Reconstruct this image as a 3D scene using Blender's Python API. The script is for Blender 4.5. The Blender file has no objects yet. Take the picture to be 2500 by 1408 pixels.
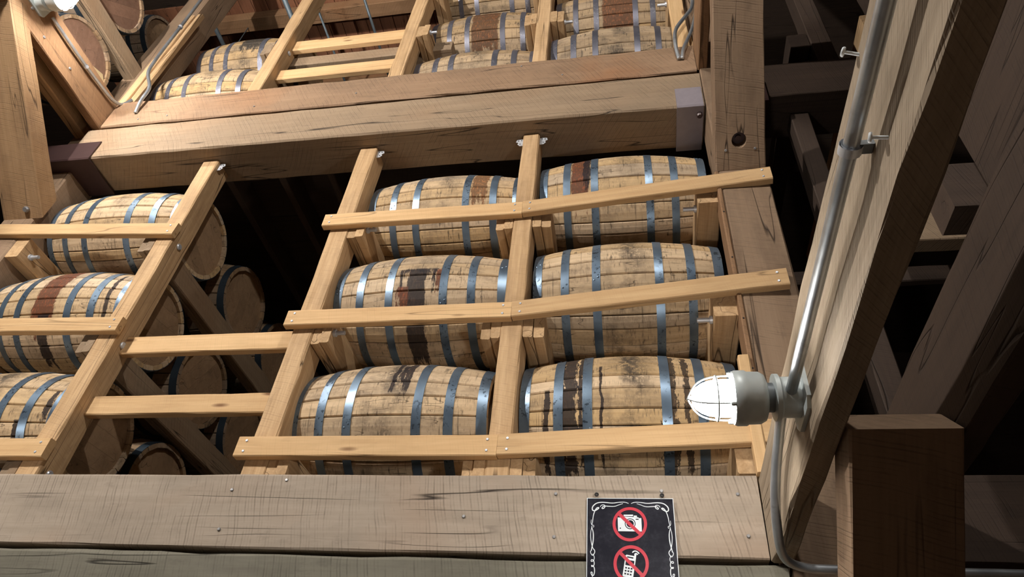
import bpy, bmesh, math, random
from mathutils import Vector, Matrix
random.seed(7)
S = bpy.context.scene
COL = S.collection
PI = math.pi

# ------------------------------------------------------------------ camera, world, exposure
cam_d = bpy.data.cameras.new('camera')
cam = bpy.data.objects.new('camera', cam_d)
COL.objects.link(cam)
cam_d.sensor_fit = 'HORIZONTAL'
cam_d.sensor_width = 36.0
cam_d.lens = 36.0 * 1675.77 / 2500.0
cam_d.clip_start = 0.02
R3 = Matrix(((0.98451354, 0.04433495, 0.16960985),
             (0.15574756, -0.6653095, -0.73014106),
             (0.08047227, 0.74525008, -0.66191127)))
cam.matrix_world = Matrix.Translation((0, 0, 1.6)) @ R3.to_4x4()
S.camera = cam
S.view_settings.view_transform = 'Standard'
S.view_settings.look = 'None'
S.view_settings.gamma = 1.0
S.view_settings.use_curve_mapping = False
S.view_settings.exposure = 0.55
w = bpy.data.worlds.new('world'); S.world = w
w.use_nodes = True
w.node_tree.nodes['Background'].inputs[0].default_value = (0.55, 0.62, 0.8, 1)
w.node_tree.nodes['Background'].inputs[1].default_value = 0.02
LAMP_COL = (1.0, 0.95, 0.90)
# globe emission strength of every lamp of the aisle (W/m2-ish); each is used in its lamp's builder
LAMP_UPPER_LEFT = 500.0
LAMP_LOWER_RIGHT = 130.0
LAMP_AISLE = 5400.0
LAMP_LOWER_LEFT = 90.0

# ------------------------------------------------------------------ materials
def newmat(name):
    m = bpy.data.materials.new(name); m.use_nodes = True
    nt = m.node_tree
    return m, nt, nt.nodes['Principled BSDF']

class NB:
    """small node helper"""
    def __init__(s, nt): s.nt = nt
    def n(s, t, **k):
        x = s.nt.nodes.new(t)
        for a, b in k.items(): setattr(x, a, b)
        return x
    def l(s, a, b): s.nt.links.new(a, b)
    def val(s, sock, v):
        if hasattr(v, 'is_linked') or isinstance(v, bpy.types.NodeSocket): s.l(v, sock)
        else: sock.default_value = v
    def math(s, op, a, b=0.0, c=0.0, clamp=False):
        x = s.n('ShaderNodeMath', operation=op, use_clamp=clamp)
        for i, v in enumerate((a, b, c)): s.val(x.inputs[i], v)
        return x.outputs[0]
    def vmath(s, op, a, b):
        x = s.n('ShaderNodeVectorMath', operation=op)
        s.val(x.inputs[0], a); s.val(x.inputs[1], b)
        return x.outputs[0]
    def noise(s, vec, scale, detail=3.0, rough=0.55, dist=0.0):
        x = s.n('ShaderNodeTexNoise')
        s.l(vec, x.inputs['Vector'])
        x.inputs['Scale'].default_value = scale
        x.inputs['Detail'].default_value = detail
        x.inputs['Roughness'].default_value = rough
        x.inputs['Distortion'].default_value = dist
        return x.outputs['Fac']
    def ramp(s, fac, a, b, lo=0.0, hi=1.0):
        x = s.n('ShaderNodeMapRange', clamp=True)
        s.l(fac, x.inputs[0])
        x.inputs[1].default_value = a; x.inputs[2].default_value = b
        x.inputs[3].default_value = lo; x.inputs[4].default_value = hi
        return x.outputs[0]
    def mix(s, fac, a, b, mode='MIX'):
        x = s.n('ShaderNodeMix', data_type='RGBA', blend_type=mode)
        s.val(x.inputs[0], fac)
        for i, v in ((6, a), (7, b)):
            if isinstance(v, tuple): x.inputs[i].default_value = (*v, 1.0)
            else: s.l(v, x.inputs[i])
        return x.outputs[2]
    def scale(s, vec, sc):
        return s.vmath('MULTIPLY', vec, sc)

def wood(name, light, mid, dark, saw=0.35, skew=0.25, crack=0.6, grime=0.35, gcol=None, knots=0.0,
         rough=0.75, bump=0.5, grain=0.5, stain=0.0):
    """sawn timber: grain along local X, saw-blade marks across it, checks along it, grime patches"""
    m, nt, bs = newmat(name); N = NB(nt)
    tc = N.n('ShaderNodeTexCoord').outputs['Object']
    rnd = N.n('ShaderNodeObjectInfo').outputs['Random']
    comb = N.n('ShaderNodeCombineXYZ')
    for i, k in enumerate((37.0, 53.0, 71.0)):
        N.l(N.math('MULTIPLY', rnd, k), comb.inputs[i])
    p = N.vmath('ADD', tc, comb.outputs[0])
    g1 = N.noise(N.scale(p, (1.2, 28, 28)), 1.0, 4, 0.6, 0.6)
    g2 = N.noise(N.scale(p, (5, 130, 130)), 1.0, 2, 0.6)
    g = N.math('ADD', N.math('MULTIPLY', g1, 0.7), N.math('MULTIPLY', g2, 0.3))
    c = N.mix(N.ramp(g, 0.5 - 0.22 / max(grain, .05) * 0.5, 0.5 + 0.22 / max(grain, .05) * 0.5), mid, light)
    # per piece tone
    tone = N.math('ADD', N.math('MULTIPLY', rnd, 0.22), 0.89)
    c = N.mix(1.0, c, N.n_rgb(tone) if hasattr(N, 'n_rgb') else c, 'MIX') if False else c
    hsv = N.n('ShaderNodeHueSaturation'); N.l(c, hsv.inputs['Color']); N.l(tone, hsv.inputs['Value'])
    c = hsv.outputs[0]
    # grime
    b = N.noise(N.scale(p, (2.2, 5, 5)), 1.0, 5, 0.65)
    c = N.mix(N.math('MULTIPLY', N.ramp(b, 0.48, 0.75), grime), c, gcol or dark)
    b2 = N.noise(N.scale(p, (6, 14, 14)), 1.0, 4, 0.7)
    c = N.mix(N.math('MULTIPLY', N.ramp(b2, 0.60, 0.78), grime * 0.8), c, dark)
    if stain > 0:
        b3 = N.noise(N.scale(p, (1.1, 1.6, 1.6)), 1.0, 3, 0.5, 0.4)
        c = N.mix(N.math('MULTIPLY', N.ramp(b3, 0.52, 0.68), stain), c, (light[0] * 0.85, light[1] * 0.55, light[2] * 0.35))
    # saw marks
    sep = N.n('ShaderNodeSeparateXYZ'); N.l(p, sep.inputs[0])
    x, y, z = sep.outputs
    yy = N.math('MULTIPLY', N.math('MULTIPLY', z, z), skew * 0.0)
    u = N.math('ADD', x, N.math('ADD', N.math('MULTIPLY', N.math('ADD', y, z), skew), N.math('MULTIPLY', N.noise(p, 3.0, 2), 0.05)))
    sw = N.math('SINE', N.math('MULTIPLY', u, 520.0))
    sw2 = N.math('SINE', N.math('MULTIPLY', u, 193.0))
    irr = N.noise(N.scale(p, (14, 7, 7)), 1.0, 4, 0.7)
    smask = N.math('MULTIPLY', N.ramp(irr, 0.40, 0.62), N.ramp(N.math('ADD', sw, N.math('MULTIPLY', sw2, 0.5)), 0.35, 1.3))
    c = N.mix(N.math('MULTIPLY', smask, saw * 0.75), c, dark)
    # checks along the grain
    ck = N.noise(N.scale(p, (0.45, 9, 9)), 1.0, 2, 0.5, 0.25)
    ckl = N.ramp(N.math('ABSOLUTE', N.math('SUBTRACT', ck, 0.53)), 0.0, 0.0075, 1.0, 0.0)
    ckm = N.math('MULTIPLY', ckl, N.ramp(N.noise(N.scale(p, (1.4, 3, 3)), 1.0, 1), 0.42, 0.52))
    c = N.mix(N.math('MULTIPLY', ckm, crack), c, (dark[0] * 0.25, dark[1] * 0.22, dark[2] * 0.2))
    if knots > 0:
        v = N.n('ShaderNodeTexVoronoi'); N.l(N.scale(p, (2.3, 9, 9)), v.inputs['Vector']); v.inputs['Scale'].default_value = 1.0
        kd = v.outputs['Distance']
        kk = N.math('MULTIPLY', N.ramp(kd, 0.06, 0.13, 1.0, 0.0), knots)
        c = N.mix(kk, c, (dark[0] * 0.7, dark[1] * 0.5, dark[2] * 0.4))
    N.l(c, bs.inputs['Base Color'])
    bs.inputs['Roughness'].default_value = rough
    bs.inputs['Specular IOR Level'].default_value = 0.25
    h = N.math('SUBTRACT', N.math('MULTIPLY', g, 0.5), N.math('ADD', N.math('MULTIPLY', smask, saw), N.math('MULTIPLY', ckm, 1.5)))
    bp = N.n('ShaderNodeBump'); bp.inputs['Strength'].default_value = bump; bp.inputs['Distance'].default_value = 0.004
    N.l(h, bp.inputs['Height']); N.l(bp.outputs[0], bs.inputs['Normal'])
    return m

def metal(name, col, rough, metallic=0.9, spots=0.0, spotcol=(0.03, 0.035, 0.04), scale=40):
    m, nt, bs = newmat(name); N = NB(nt)
    tc = N.n('ShaderNodeTexCoord').outputs['Object']
    rnd = N.n('ShaderNodeObjectInfo').outputs['Random']
    cx = N.n('ShaderNodeCombineXYZ'); N.l(N.math('MULTIPLY', rnd, 19.0), cx.inputs[0]); N.l(N.math('MULTIPLY', rnd, 31.0), cx.inputs[1])
    p = N.vmath('ADD', tc, cx.outputs[0])
    a = N.noise(p, 9.0, 4, 0.6)
    c = N.mix(N.ramp(a, 0.35, 0.7), (col[0] * 0.72, col[1] * 0.74, col[2] * 0.78), col)
    if spots > 0:
        s1 = N.noise(p, scale, 3, 0.6)
        s2 = N.noise(p, 5.0, 2, 0.5)
        c = N.mix(N.math('MULTIPLY', N.math('MULTIPLY', N.ramp(s1, 0.56, 0.62), N.ramp(s2, 0.45, 0.6)), spots), c, spotcol)
    N.l(c, bs.inputs['Base Color'])
    N.l(N.ramp(a, 0.3, 0.75, rough * 0.8, rough * 1.25), bs.inputs['Roughness'])
    bs.inputs['Metallic'].default_value = metallic
    return m

def flat(name, col, rough=0.5, metallic=0.0):
    m, nt, bs = newmat(name); N = NB(nt)
    tc = N.n('ShaderNodeTexCoord').outputs['Object']
    a = N.noise(tc, 22.0, 3, 0.6)
    N.l(N.mix(N.ramp(a, 0.4, 0.7), (col[0] * 0.9, col[1] * 0.9, col[2] * 0.9), col), bs.inputs['Base Color'])
    bs.inputs['Roughness'].default_value = rough
    bs.inputs['Metallic'].default_value = metallic
    return m

def emis(name, strength):
    m, nt, bs = newmat(name)
    bs.inputs['Base Color'].default_value = (0.9, 0.9, 0.88, 1)
    bs.inputs['Emission Color'].default_value = (*LAMP_COL, 1)
    bs.inputs['Emission Strength'].default_value = strength
    return m

def stave_mat(name, ref=None, leak=None, soot=0.5, light=(0.66, 0.48, 0.285), mid=(0.52, 0.36, 0.195), dark=(0.085, 0.06, 0.04), grime=0.68):
    """barrel oak; ref = the barrel's Empty: soot round the belly and leaks are laid out in its own space.
    leak = list of (x0, angle0, half width, angle length, colour, raggedness)"""
    m, nt, bs = newmat(name); N = NB(nt)
    tc = N.n('ShaderNodeTexCoord').outputs['Object']
    rnd = N.n('ShaderNodeObjectInfo').outputs['Random']
    comb = N.n('ShaderNodeCombineXYZ')
    for i, k in enumerate((37.0, 53.0, 71.0)): N.l(N.math('MULTIPLY', rnd, k), comb.inputs[i])
    p = N.vmath('ADD', tc, comb.outputs[0])
    g1 = N.noise(N.scale(p, (2.0, 45, 20)), 1.0, 4, 0.6, 0.4)
    c = N.mix(N.ramp(g1, 0.3, 0.72), mid, light)
    hsv = N.n('ShaderNodeHueSaturation'); N.l(c, hsv.inputs['Color'])
    N.l(N.math('ADD', N.math('MULTIPLY', rnd, 0.34), 0.80), hsv.inputs['Value'])
    N.l(N.math('ADD', N.math('MULTIPLY', N.math('FRACT', N.math('MULTIPLY', rnd, 7.3)), 0.3), 0.82), hsv.inputs['Saturation'])
    c = hsv.outputs[0]
    # fine cross ticks and mould
    t1 = N.noise(N.scale(p, (90, 14, 14)), 1.0, 3, 0.65)
    t2 = N.noise(N.scale(p, (9, 9, 9)), 1.0, 3, 0.6)
    tick = N.math('MULTIPLY', N.ramp(t1, 0.56, 0.66), N.ramp(t2, 0.45, 0.62))
    c = N.mix(N.math('MULTIPLY', tick, 0.8 * grime + 0.3), c, dark)
    t4 = N.noise(N.scale(p, (240, 30, 30)), 1.0, 2, 0.6)
    t5 = N.noise(N.scale(p, (4, 22, 22)), 1.0, 2, 0.6)
    c = N.mix(N.math('MULTIPLY', N.math('MULTIPLY', N.ramp(t4, 0.5, 0.62), N.ramp(t5, 0.5, 0.66)), 0.55), c, (dark[0] * 2, dark[1] * 2, dark[2] * 2))
    t3 = N.noise(N.scale(p, (5, 11, 11)), 1.0, 5, 0.75)
    c = N.mix(N.math('MULTIPLY', N.ramp(t3, 0.50, 0.76), grime), c, (dark[0] * 1.6, dark[1] * 1.6, dark[2] * 1.6))
    ck = N.noise(N.scale(p, (1.2, 16, 16)), 1.0, 2, 0.5, 0.3)
    ckl = N.ramp(N.math('ABSOLUTE', N.math('SUBTRACT', ck, 0.5)), 0.0, 0.008, 1.0, 0.0)
    ckm = N.math('MULTIPLY', ckl, N.ramp(t2, 0.5, 0.56))
    c = N.mix(N.math('MULTIPLY', ckm, 0.8), c, (0.05, 0.033, 0.02))
    rough = 0.7
    if ref is not None:
        t = N.n('ShaderNodeTexCoord'); t.object = ref
        o = t.outputs['Object']
        sp = N.n('ShaderNodeSeparateXYZ'); N.l(o, sp.inputs[0])
        x, y, z = sp.outputs
        # soot blooms near the belly
        sn = N.noise(N.scale(o, (5.5, 4, 4)), 1.0, 4, 0.62)
        sn2 = N.noise(o, 42.0, 4, 0.75)
        sx = N.ramp(N.math('ABSOLUTE', x), 0.03, 0.13, 1.0, 0.0)
        sm = N.math('MULTIPLY', N.math('MULTIPLY', N.ramp(sn, 0.38, 0.54), sx), N.ramp(sn2, 0.33, 0.52))
        c = N.mix(N.math('MULTIPLY', sm, soot), c, (0.05, 0.04, 0.032))
        # thin dark lines round the barrel
        cl1 = N.noise(N.scale(o, (95, 3.5, 3.5)), 1.0, 3, 0.7)
        cl2 = N.noise(N.scale(o, (7, 6, 6)), 1.0, 3, 0.6)
        clm = N.math('MULTIPLY', N.ramp(cl1, 0.60, 0.66), N.ramp(cl2, 0.44, 0.6))
        c = N.mix(N.math('MULTIPLY', clm, 0.45 + 0.4 * grime), c, (0.045, 0.034, 0.025))
        ang = N.math('ARCTAN2', z, N.math('MULTIPLY', y, -1.0))       # 0 = front, pi/2 = top
        for (x0, a_top, hw, alen, lc, rag) in (leak or ()):
            nz = N.noise(N.scale(o, (38, 9, 9)), 1.0, 4, 0.7)
            nf = N.noise(N.scale(o, (110, 40, 40)), 1.0, 3, 0.7)
            dx = N.math('ABSOLUTE', N.math('SUBTRACT', x, N.math('ADD', x0, N.math('MULTIPLY', N.math('SUBTRACT', N.noise(o, 9.0, 2), 0.5), 0.03))))
            mx = N.ramp(N.math('ADD', dx, N.math('MULTIPLY', N.math('SUBTRACT', N.math('ADD', N.math('MULTIPLY', nz, 0.65), N.math('MULTIPLY', nf, 0.5)), 0.57), rag)), hw * 0.93, hw * 1.03, 1.0, 0.0)
            top = N.ramp(ang, a_top - 0.02, a_top + 0.01, 1.0, 0.0)
            end = N.ramp(N.math('ADD', ang, N.math('MULTIPLY', N.math('SUBTRACT', nz, 0.5), 1.4)), a_top - alen - 0.06, a_top - alen + 0.06, 0.0, 1.0)
            ml = N.math('MULTIPLY', N.math('MULTIPLY', mx, top), end)
            lcol = N.mix(N.ramp(nf, 0.52, 0.68), lc, (lc[0] * 2.6 + 0.015, lc[1] * 2.0 + 0.006, lc[2] * 1.6))
            c = N.mix(N.math('MULTIPLY', ml, 0.93), c, lcol)
    N.l(c, bs.inputs['Base Color'])
    bs.inputs['Roughness'].default_value = rough
    bs.inputs['Specular IOR Level'].default_value = 0.3
    bp = N.n('ShaderNodeBump'); bp.inputs['Strength'].default_value = 0.5; bp.inputs['Distance'].default_value = 0.003
    N.l(N.math('SUBTRACT', N.math('MULTIPLY', g1, 0.4), N.math('ADD', tick, ckm)), bp.inputs['Height'])
    N.l(bp.outputs[0], bs.inputs['Normal'])
    return m

M = {}
M['pine'] = wood('fresh_sawn_pine', (0.67, 0.45, 0.235), (0.55, 0.345, 0.165), (0.22, 0.13, 0.06), saw=0.10, crack=0.55, grime=0.24, knots=0.9, grain=0.8, bump=0.25)
M['post'] = wood('rough_oak_post', (0.60, 0.405, 0.225), (0.42, 0.265, 0.13), (0.15, 0.09, 0.047), saw=0.25, crack=0.85, grime=0.4, grain=0.75)
M['beam_tan'] = wood('weathered_tan_beam', (0.33, 0.24, 0.155), (0.235, 0.165, 0.104), (0.07, 0.052, 0.038), saw=0.5, skew=0.6, crack=0.9, grime=0.45, gcol=(0.19, 0.145, 0.10), stain=0.25)
M['beam_grey'] = wood('grey_weathered_beam', (0.39, 0.32, 0.25), (0.30, 0.245, 0.187), (0.09, 0.07, 0.052), saw=0.6, skew=0.2, crack=1.0, grime=0.5, gcol=(0.18, 0.15, 0.115), stain=0.3)
M['plank_pale'] = wood('pale_rough_plank', (0.42, 0.335, 0.24), (0.32, 0.25, 0.175), (0.115, 0.085, 0.06), saw=0.35, skew=1.2, crack=0.25, grime=0.4, grain=0.9, bump=0.8)
M['beam_rosy'] = wood('rosy_tan_beam', (0.36, 0.235, 0.145), (0.26, 0.165, 0.098), (0.08, 0.055, 0.04), saw=0.55, skew=0.6, crack=0.7, grime=0.4, stain=0.5)
M['beam_green'] = wood('greenish_grey_girder', (0.23, 0.215, 0.165), (0.17, 0.157, 0.118), (0.06, 0.055, 0.042), saw=0.6, crack=0.9, grime=0.5)  # girder's own greenish grey, darkened to include its shading
M['brace_orange'] = wood('orange_brown_brace', (0.40, 0.25, 0.13), (0.28, 0.165, 0.08), (0.09, 0.055, 0.035), saw=0.4, crack=0.8, grime=0.5)
M['beam_red'] = wood('reddish_brown_beam', (0.33, 0.19, 0.10), (0.24, 0.135, 0.068), (0.09, 0.055, 0.032), saw=0.45, skew=0.7, crack=0.6, grime=0.4, stain=0.35)
M['column'] = wood('old_brown_column', (0.30, 0.205, 0.13), (0.23, 0.15, 0.093), (0.075, 0.05, 0.034), saw=0.45, crack=0.9, grime=0.5)
M['dark'] = wood('dark_timber_painted_shade', (0.075, 0.05, 0.036), (0.05, 0.034, 0.025), (0.02, 0.015, 0.013), saw=0.3, crack=0.6, grime=0.4)  # dark walls and ceiling; also paints shade onto gap and right-bay timbers
M['plankred'] = wood('red_brown_plank', (0.34, 0.15, 0.08), (0.22, 0.095, 0.05), (0.05, 0.025, 0.018), saw=0.1, crack=0.8, grime=0.4)
M['conduit'] = metal('galvanised_conduit', (0.62, 0.66, 0.68), 0.38, 0.85, 0.25, (0.25, 0.27, 0.28))
M['pipe'] = metal('grey_sprinkler_pipe', (0.18, 0.22, 0.24), 0.5, 0.5, 0.4)
M['galv'] = metal('bright_galvanised_steel', (0.75, 0.77, 0.8), 0.4, 0.45)
M['nail'] = metal('dull_nail_steel', (0.38, 0.37, 0.36), 0.4, 0.6)
M['hoop'] = metal('blued_hoop_steel', (0.21, 0.29, 0.375), 0.36, 0.7, 0.75, (0.02, 0.027, 0.035), 55)
M['hoop_dark'] = metal('shade_darkened_hoop_steel', (0.05, 0.07, 0.09), 0.45, 0.5, 0.4, (0.02, 0.025, 0.03), 55)  # hoop steel darkened to carry the shade of the deep rows
M['hoop_rust'] = metal('purple_grey_hoop_steel', (0.19, 0.19, 0.225), 0.45, 0.6, 0.5, (0.35, 0.35, 0.36), 50)
M['bracket_paint'] = flat('maroon_painted_steel', (0.065, 0.036, 0.034), 0.38, 0.15)
M['cast'] = flat('grey_cast_aluminium', (0.56, 0.62, 0.62), 0.42, 0.15)
M['cast_dark'] = flat('dark_cast_aluminium', (0.2, 0.225, 0.24), 0.45, 0.3)
M['black'] = flat('black_iron', (0.02, 0.018, 0.016), 0.6, 0.2)
def dusty(name):
    m, nt, bs = newmat(name); N = NB(nt)
    tc = N.n('ShaderNodeTexCoord').outputs['Object']
    a = N.noise(tc, 13.0, 6, 0.65); b = N.noise(tc, 60.0, 4, 0.7)
    f = N.math('MULTIPLY', N.ramp(a, 0.42, 0.72), N.ramp(b, 0.3, 0.7))
    N.l(N.mix(f, (0.006, 0.006, 0.012), (0.042, 0.042, 0.054)), bs.inputs['Base Color'])
    bs.inputs['Roughness'].default_value = 0.5
    bs.inputs['Specular IOR Level'].default_value = 0.12
    return m
M['sign_black'] = dusty('black_sign_print')
M['sign_white'] = flat('white_sign_print', (0.72, 0.77, 0.80), 0.5)
M['sign_red'] = flat('red_sign_print', (0.50, 0.010, 0.032), 0.5)
M['paper'] = flat('tan_paper_label', (0.55, 0.43, 0.24), 0.8)
M['head_red'] = wood('reddish_head_board', (0.24, 0.14, 0.095), (0.18, 0.10, 0.065), (0.06, 0.04, 0.03), saw=0.1, crack=0.5, grime=0.45)
M['hanger_glint'] = flat('hanger_steel_painted_glint', (0.30, 0.265, 0.29), 0.35, 0.1)  # hanger steel with the lamp's reflection put into its pale colour
M['head'] = wood('oak_head_board', (0.36, 0.235, 0.135), (0.27, 0.17, 0.095), (0.08, 0.055, 0.035), saw=0.12, crack=0.35, grime=0.45)
M['floor'] = wood('floor_board', (0.13, 0.095, 0.07), (0.09, 0.065, 0.047), (0.06, 0.045, 0.03), saw=0.1)

# ------------------------------------------------------------------ object helpers
def link(name, me, mat=None, parent=None, kind=None):
    o = bpy.data.objects.new(name, me); COL.objects.link(o)
    if mat is not None and me is not None and not me.materials: me.materials.append(mat)
    if parent is not None: o.parent = parent
    if kind: o['kind'] = kind
    return o

def tag(o, label, cat, group=None):
    o['label'] = label; o['category'] = cat
    if group: o['group'] = group
    return o

def empty(name, loc=(0, 0, 0), rot=(0, 0, 0)):
    o = bpy.data.objects.new(name, None); COL.objects.link(o)
    o.empty_display_size = 0.05
    o.location = loc; o.rotation_euler = rot
    return o

def mesh(name, verts, faces, smooth=False):
    me = bpy.data.meshes.new(name); me.from_pydata(verts, [], faces); me.update()
    if smooth: me.polygons.foreach_set('use_smooth', [True] * len(me.polygons))
    return me

def timber_mesh(L, W, H, ch=0.005, jit=0.0015, seg=None, sag=0.0):
    """a sawn stick along local X, chamfered and slightly uneven"""
    seg = seg or max(2, min(26, int(L / 0.12)))
    ch = min(ch, W * 0.3, H * 0.3)
    a, b = W / 2, H / 2
    prof = [(-a + ch, -b), (a - ch, -b), (a, -b + ch), (a, b - ch), (a - ch, b), (-a + ch, b), (-a, b - ch), (-a, -b + ch)]
    v, f = [], []
    for i in range(seg + 1):
        x = -L / 2 + L * i / seg
        dz = sag * (1 - (2 * i / seg - 1) ** 2)
        for (y, z) in prof:
            v.append((x, y + random.uniform(-jit, jit), z + dz + random.uniform(-jit, jit)))
    for i in range(seg):
        for k in range(8):
            p, q = i * 8 + k, i * 8 + (k + 1) % 8
            f.append((p, q, q + 8, p + 8))
    f.append(tuple(reversed(range(8)))); f.append(tuple(range(seg * 8, seg * 8 + 8)))
    return mesh('timber', v, f)

def frame(d, up=(0, 0, 1)):
    d = Vector(d).normalized(); up = Vector(up)
    y = up.cross(d)
    if y.length < 1e-4: y = Vector((0, 1, 0)).cross(d)
    y.normalize(); z = d.cross(y)
    return Matrix((d, y, z)).transposed().to_4x4()

def stick(name, p0, p1, W, H, mat, parent=None, up=(0, 0, 1), ch=0.005, jit=0.0015, sag=0.0):
    """timber from p0 to p1 (centre line); W across, H along 'up'"""
    p0, p1 = Vector(p0), Vector(p1)
    o = link(name, timber_mesh((p1 - p0).length, W, H, ch, jit, None, sag), mat)
    o.matrix_world = Matrix.Translation((p0 + p1) / 2) @ frame(p1 - p0, up)
    if parent is not None: attach(o, parent)
    return o

def attach(o, parent):
    """parent without moving (world matrices known analytically for unparented things)"""
    wm = o.matrix_basis.copy()
    o.parent = parent
    o.matrix_parent_inverse = world(parent).inverted()
    o.matrix_basis = wm
    return o

def world(o):
    mb = o.matrix_basis.copy()
    if o.parent: return world(o.parent) @ o.matrix_parent_inverse @ mb
    return mb

def xbox(name, x0, x1, y0, y1, z0, z1, mat, parent=None, axis='X', ch=0.005, jit=0.0015, sag=0.0):
    cx, cy, cz = (x0 + x1) / 2, (y0 + y1) / 2, (z0 + z1) / 2
    if axis == 'X': return stick(name, (x0, cy, cz), (x1, cy, cz), y1 - y0, z1 - z0, mat, parent, ch=ch, jit=jit, sag=sag)
    if axis == 'Y': return stick(name, (cx, y0, cz), (cx, y1, cz), x1 - x0, z1 - z0, mat, parent, ch=ch, jit=jit, sag=sag)
    return stick(name, (cx, cy, z0), (cx, cy, z1), x1 - x0, y1 - y0, mat, parent, up=(0, 1, 0), ch=ch, jit=jit, sag=sag)

def lathe(name, prof, n, mat, parent=None, M4=None, smooth=True, closed_ends=True):
    """prof = [(x, r)] revolved about local X"""
    v, f = [], []
    for (x, r) in prof:
        for k in range(n):
            t = 2 * PI * k / n
            v.append((x, r * math.cos(t), r * math.sin(t)))
    for i in range(len(prof) - 1):
        for k in range(n):
            a, b = i * n + k, i * n + (k + 1) % n
            f.append((a, a + n, b + n, b))
    if closed_ends:
        f.append(tuple(range(n))); f.append(tuple(reversed(range((len(prof) - 1) * n, len(prof) * n))))
    me = mesh(name, v, f, smooth)
    o = link(name, me, mat)
    if smooth and hasattr(me, 'set_sharp_from_angle'): me.set_sharp_from_angle(angle=0.7)
    if M4 is not None: o.matrix_basis = M4
    if parent is not None: attach(o, parent)
    return o

def smooth_path(pts, r=3):
    pts = [Vector(p) for p in pts]
    for _ in range(r):
        q = [pts[0]]
        for a, b in zip(pts, pts[1:]):
            q.append(a * 0.75 + b * 0.25); q.append(a * 0.25 + b * 0.75)
        q.append(pts[-1]); pts = q
    return pts

def tube(name, pts, rad, mat, parent=None, n=10, rounds=2):
    P = smooth_path(pts, rounds) if rounds else [Vector(p) for p in pts]
    v, f = [], []
    ref = Vector((0.31, 0.77, 0.55))
    for i, p in enumerate(P):
        d = (P[min(i + 1, len(P) - 1)] - P[max(i - 1, 0)]).normalized()
        u = ref - d * ref.dot(d)
        if u.length < 0.05: u = Vector((1, 0, 0)) - d * d.x
        u.normalize(); ref = u; s = d.cross(u)
        for k in range(n):
            t = 2 * PI * k / n
            v.append(tuple(p + rad * (math.cos(t) * u + math.sin(t) * s)))
    for i in range(len(P) - 1):
        for k in range(n):
            a, b = i * n + k, i * n + (k + 1) % n
            f.append((a, b, b + n, a + n))
    f.append(tuple(reversed(range(n)))); f.append(tuple(range((len(P) - 1) * n, len(P) * n)))
    c = Vector(pts[0])
    me = mesh(name, [tuple(Vector(q) - c) for q in v], f, True)
    o = link(name, me, mat); o.location = c
    if parent is not None: attach(o, parent)
    return o

def M_dir(p, d, up=(0, 0, 1)):
    return Matrix.Translation(Vector(p)) @ frame(d, up)

_nail = {}
def stud(name, p, d, r, h, mat, parent, n=10):
    """nail, screw or bolt head: low dome standing on a surface at p, looking along d"""
    key = (round(r, 4), round(h, 4), n, mat.name)
    if key not in _nail:
        prof = [(-0.002, r * 0.9), (h * 0.5, r), (h, r * 0.75)]
        v, f = [], []
        for (x, rr) in prof:
            for k in range(n):
                t = 2 * PI * k / n; v.append((x, rr * math.cos(t), rr * math.sin(t)))
        for i in range(2):
            for k in range(n):
                a, b = i * n + k, i * n + (k + 1) % n; f.append((a, a + n, b + n, b))
        f.append(tuple(reversed(range(2 * n, 3 * n)))); f.append(tuple(range(n)))
        _nail[key] = mesh(name, v, f); _nail[key].materials.append(mat)
    o = link(name, _nail[key]); o.matrix_basis = M_dir(p, d)
    attach(o, parent)
    return o

# ------------------------------------------------------------------ setting
def struct(name, x0, x1, y0, y1, z0, z1, mat, axis='X'):
    o = xbox(name, x0, x1, y0, y1, z0, z1, mat, axis=axis, jit=0.0, ch=0.001); o['kind'] = 'structure'; return o
struct('floor', -12, 8, -6, 12, -0.1, 0.0, M['floor'])
struct('wall_back', -12, 8, 12.0, 12.1, 0.0, 10.4, M['dark'])
struct('wall_front', -12, 8, -6.1, -6.0, 0.0, 10.4, M['dark'])
struct('wall_left', -12.1, -12, -6, 12, 0.0, 10.4, M['dark'], 'Y')
struct('wall_right', 8, 8.1, -6, 12, 0.0, 10.4, M['dark'], 'Y')
ceil = struct('ceiling', -12, 8, -6, 12, 10.3, 10.4, M['dark'])
# red brown deck boards of the storey above, seen between the upper ricks
x = -6.2
while x < 0.6:
    wd = random.uniform(0.13, 0.17)
    b = xbox('plank', x, x + wd - 0.006, 2.95, 8.0, 8.76 + random.uniform(-.004, .004), 8.79, M['plankred'], ceil, 'Y', ch=0.003, jit=0.0008)
    x += wd
for y in (3.10, 3.95, 4.8):
    xbox('joist', -6.3, 0.7, y, y + 0.15, 8.60, 8.755, M['beam_red'], ceil, 'X')

# ------------------------------------------------------------------ heavy frame
F = 2.30                                   # front plane of the cross beams
STORY = 2.91
col_r = xbox('timber_column', 0.465, 0.695, 2.29, 2.53, 0.0, 8.9, M['column'], axis='Z', ch=0.008, jit=0.002)
tag(col_r, 'heavy old brown timber column at the right end of the barrel rack', 'column')
col_l = xbox('timber_column', -3.89, -3.67, 2.385, 2.62, 0.0, 8.9, M['column'], axis='Z', ch=0.008, jit=0.002)
tag(col_l, 'heavy brown timber column at the left end of the barrel rack', 'column')

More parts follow.
